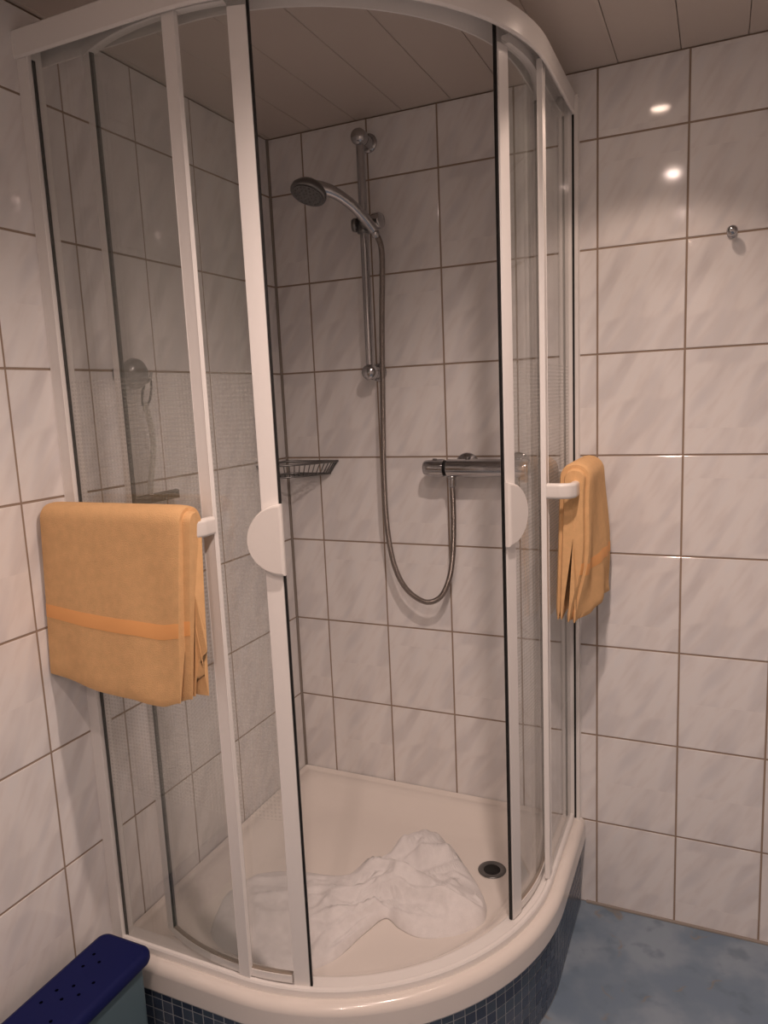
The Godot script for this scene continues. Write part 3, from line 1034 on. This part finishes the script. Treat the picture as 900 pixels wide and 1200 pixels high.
func right_towel() -> void:
	var t := thing("towel", "apricot towel bunched on the right towel bar beside the back wall", "towel", Vector3.ZERO, "apricot towels on the shower bars")
	var xb := XC + 0.515 + 0.058
	var place := func(u: float, off: float, y: float) -> Vector3:
		return Vector3(xb + off, y, u)
	var hang := func(y: float) -> float:
		return clampf((1.22 - y) / 0.33, 0.0, 1.0)
	for layer in 2:
		var half: float = 0.030 if layer == 0 else 0.0185
		var shift: float = 0.0 if layer == 0 else 0.010
		var u0 := func(off: float, y: float) -> float:
			return 0.052 + 0.01 * hang.call(y) + shift * 0.5
		var u1 := func(off: float, y: float) -> float:
			if off > 0:
				return 0.258 + shift - 0.010 * hang.call(y)
			return 0.262 + shift
		var sway := func(f: float, off: float, y: float) -> float:
			var d: float = hang.call(y)
			if off > 0:
				return d * (0.020 - 0.042 * f + 0.008 * sin(f * 9.0 + y * 10.0) * (0.4 + d) + 0.004 * sin(f * 19.0 - y * 23.0 + 1.0) + 0.016 * sin(PI * minf(d * 1.15, 1.0)) * (1.0 - 0.6 * f))
			return d * ((-0.012 if layer == 0 else -0.014) + 0.003 * sin(f * 7.0))
		var front := func(f: float) -> float:
			return 0.915 - 0.028 * smoothstep(0.35, 1.0, f) + 0.004 * layer
		var back := func(f: float) -> float:
			return 0.892 + 0.004 * layer
		var m := hung_sheet(place, u0, u1, 1.247 if layer == 0 else 1.235, half, 0.0125, front, back, sway)
		put("outer_layer" if layer == 0 else "inner_layer", m, M.terry, t)
		var bm := hung_sheet(place, u0, u1, 1.247 if layer == 0 else 1.235, half, 0.0125, front, back, sway, 0.800, 0.850, 0.0006)
		put("woven_band", bm, M.towel_band, t).set_meta("label", "smooth darker orange woven band")

func crumpled_cloth() -> void:
	var A := [Vector2(.100, .55), Vector2(.135, .46), Vector2(.22, .42), Vector2(.30, .405), Vector2(.36, .385), Vector2(.39, .33), Vector2(.415, .27), Vector2(.435, .205), Vector2(.47, .165), Vector2(.535, .185), Vector2(.605, .245), Vector2(.665, .305), Vector2(.70, .36)]
	var B := [Vector2(.106, .60), Vector2(.15, .70), Vector2(.26, .74), Vector2(.37, .735), Vector2(.445, .665), Vector2(.475, .56), Vector2(.50, .495), Vector2(.545, .515), Vector2(.60, .525), Vector2(.66, .50), Vector2(.70, .465), Vector2(.722, .43), Vector2(.715, .385)]
	var H := [0.008, 0.024, 0.034, 0.038, 0.044, 0.054, 0.062, 0.074, 0.078, 0.066, 0.048, 0.030, 0.010]
	var fold := FastNoiseLite.new()
	fold.seed = 5
	fold.frequency = 6.0
	fold.fractal_octaves = 2
	fold.noise_type = FastNoiseLite.TYPE_SIMPLEX_SMOOTH
	var rings := []
	var nu := 110
	var nv := 60
	for a in nu + 1:
		var s := float(a) / nu * (A.size() - 1)
		var k := mini(int(s), A.size() - 2)
		var f := s - k
		var pa: Vector2 = A[k].cubic_interpolate(A[k + 1], A[maxi(k - 1, 0)], A[mini(k + 2, A.size() - 1)], f)
		var pb: Vector2 = B[k].cubic_interpolate(B[k + 1], B[maxi(k - 1, 0)], B[mini(k + 2, B.size() - 1)], f)
		var h := lerpf(H[k], H[k + 1], f)
		var r := PackedVector3Array()
		for c in nv + 1:
			var g := float(c) / nv
			var p := pa.lerp(pb, g)
			var env := pow(clampf(1.0 - pow(absf(2.0 * g - 1.0), 2.6), 0.0, 1.0), 0.8)
			# a few broad soft folds, gathered at the waist of the heap
			var q := (p - Vector2(.43, .42)).rotated(0.55)
			var pull := 1.0 / (0.35 + 3.0 * absf(q.x))
			var n1 := fold.get_noise_2d(q.x * 0.45 + 3.0, q.y * 0.75 * pull)
			var n2 := fold.get_noise_2d(p.x * 0.8 + 7.0, p.y * 0.8)
			var ridge := 1.0 - smoothstep(0.0, 0.34, absf(n1))
			var y := h * env * (0.50 + 0.42 * ridge + 0.50 * n2 + 0.16 * (1.0 - smoothstep(0.0, 0.22, absf(fold.get_noise_2d(q.x * 1.1 + 11.0, q.y * 2.2 * pull))))) + 0.005 * minf(env * 3.0, 1.0)
			r.append(Vector3(p.x, 0.2 + maxf(y, 0.0015), p.y))
		for c in range(nv, -1, -4):
			var g := float(c) / nv
			var p := pa.lerp(pb, g)
			r.append(Vector3(p.x, 0.1975, p.y))
		rings.append(r)
	var b := MB.new()
	b.skin(rings, true)
	var o := put("bath_cloth", b.mesh(), M.white_cloth)
	tag(o, "crumpled white cloth lying in two heaps on the shower tray", "cloth")

func bath_stool() -> void:
	var w := 0.134
	var d := 0.42
	var top := 0.335
	var o := thing("bath_stool", "dark blue slab-topped stool with small drain holes, beside the left wall", "stool", Vector3(0.104, 0, 0.895 + d / 2))
	var b := MB.new()
	slab(b, rounded_rect(w, d, 0.022, 6), top - 0.030, top, 0.010, true)
	var seat := put("seat", b.mesh(), M.blue, o)
	var holes := MB.new()
	for k in 10:
		for c in 3:
			var p := Vector3((c - 1) * 0.026 - 0.006 + 0.004 * (k % 2), top - 0.0002, -d / 2 + 0.062 + k * 0.032 + 0.012 * c)
			if (k + c) % 3 == 2:
				continue
			var h := MB.new()
			lathe(h, p, Vector3.UP, [[0.0003, -0.002], [0.0034, -0.001], [0.0034, 0.00025], [0.0003, 0.00026]], 10)
			put("drain_hole", h.mesh(), M.blue_dark, seat)
	b = MB.new()
	slab(b, rounded_rect(w - 0.030, d - 0.026, 0.016, 5), 0.0, top - 0.029, 0.003, false)
	put("body", b.mesh(), M.teal, o).set_meta("label", "grey-teal closed sides")

func _ready() -> void:
	rng.seed = 11
	# --- camera
	var cam := Camera3D.new()
	cam.name = "camera"
	cam.fov = rad_to_deg(2.0 * atan(600.0 / 860.37))
	cam.near = 0.02
	cam.far = 30.0
	cam.rotation_order = EULER_ORDER_YXZ
	add_child(cam)
	cam.position = Vector3(1.188, 1.4118, 1.9022)
	cam.rotation = Vector3(-0.1538, 0.4299, -0.0439)
	cam.current = true
	# --- surroundings: a closed room, lit by its lamps alone
	var we := WorldEnvironment.new()
	we.name = "surroundings"
	var env := Environment.new()
	env.background_mode = Environment.BG_COLOR
	env.background_color = Color(0, 0, 0)
	env.tonemap_mode = Environment.TONE_MAPPER_LINEAR
	env.tonemap_exposure = 3.15
	env.sdfgi_enabled = true
	env.ssao_enabled = true
	env.ssil_enabled = true
	we.environment = env
	add_child(we)
	make_materials()
	# --- the row of ceiling lamps
	downlight(1.025, 0.34, "round warm downlight in the ceiling nearest the back wall", Color(1.0, 0.87, 0.79), 0.05, 52.0, 0.3, 11.0)
	downlight(1.025, 1.02, "round white downlight in the ceiling in front of the shower", Color(1.0, 0.89, 0.835), 0.36, 75.0, 0.8, 50.0)
	downlight(1.025, 1.70, "round downlight in the ceiling above the viewer", Color(1.0, 0.88, 0.82), 0.20, 79.0, 0.6, 20.0)
	downlight(1.025, 2.38, "round downlight in the ceiling behind the viewer", Color(1.0, 0.88, 0.82), 0.20, 79.0, 0.6, 20.0)
	# --- setting, then things
	build_room()
	build_tray(cam)
	build_enclosure()
	build_fittings()
	corner_basket()
	wall_knob(Vector3(1.206, 1.742, 0.0), "small chrome ball hook on the back tiles right of the shower")
	squeegee()
	left_towel()
	right_towel()
	crumpled_cloth()
	bath_stool()
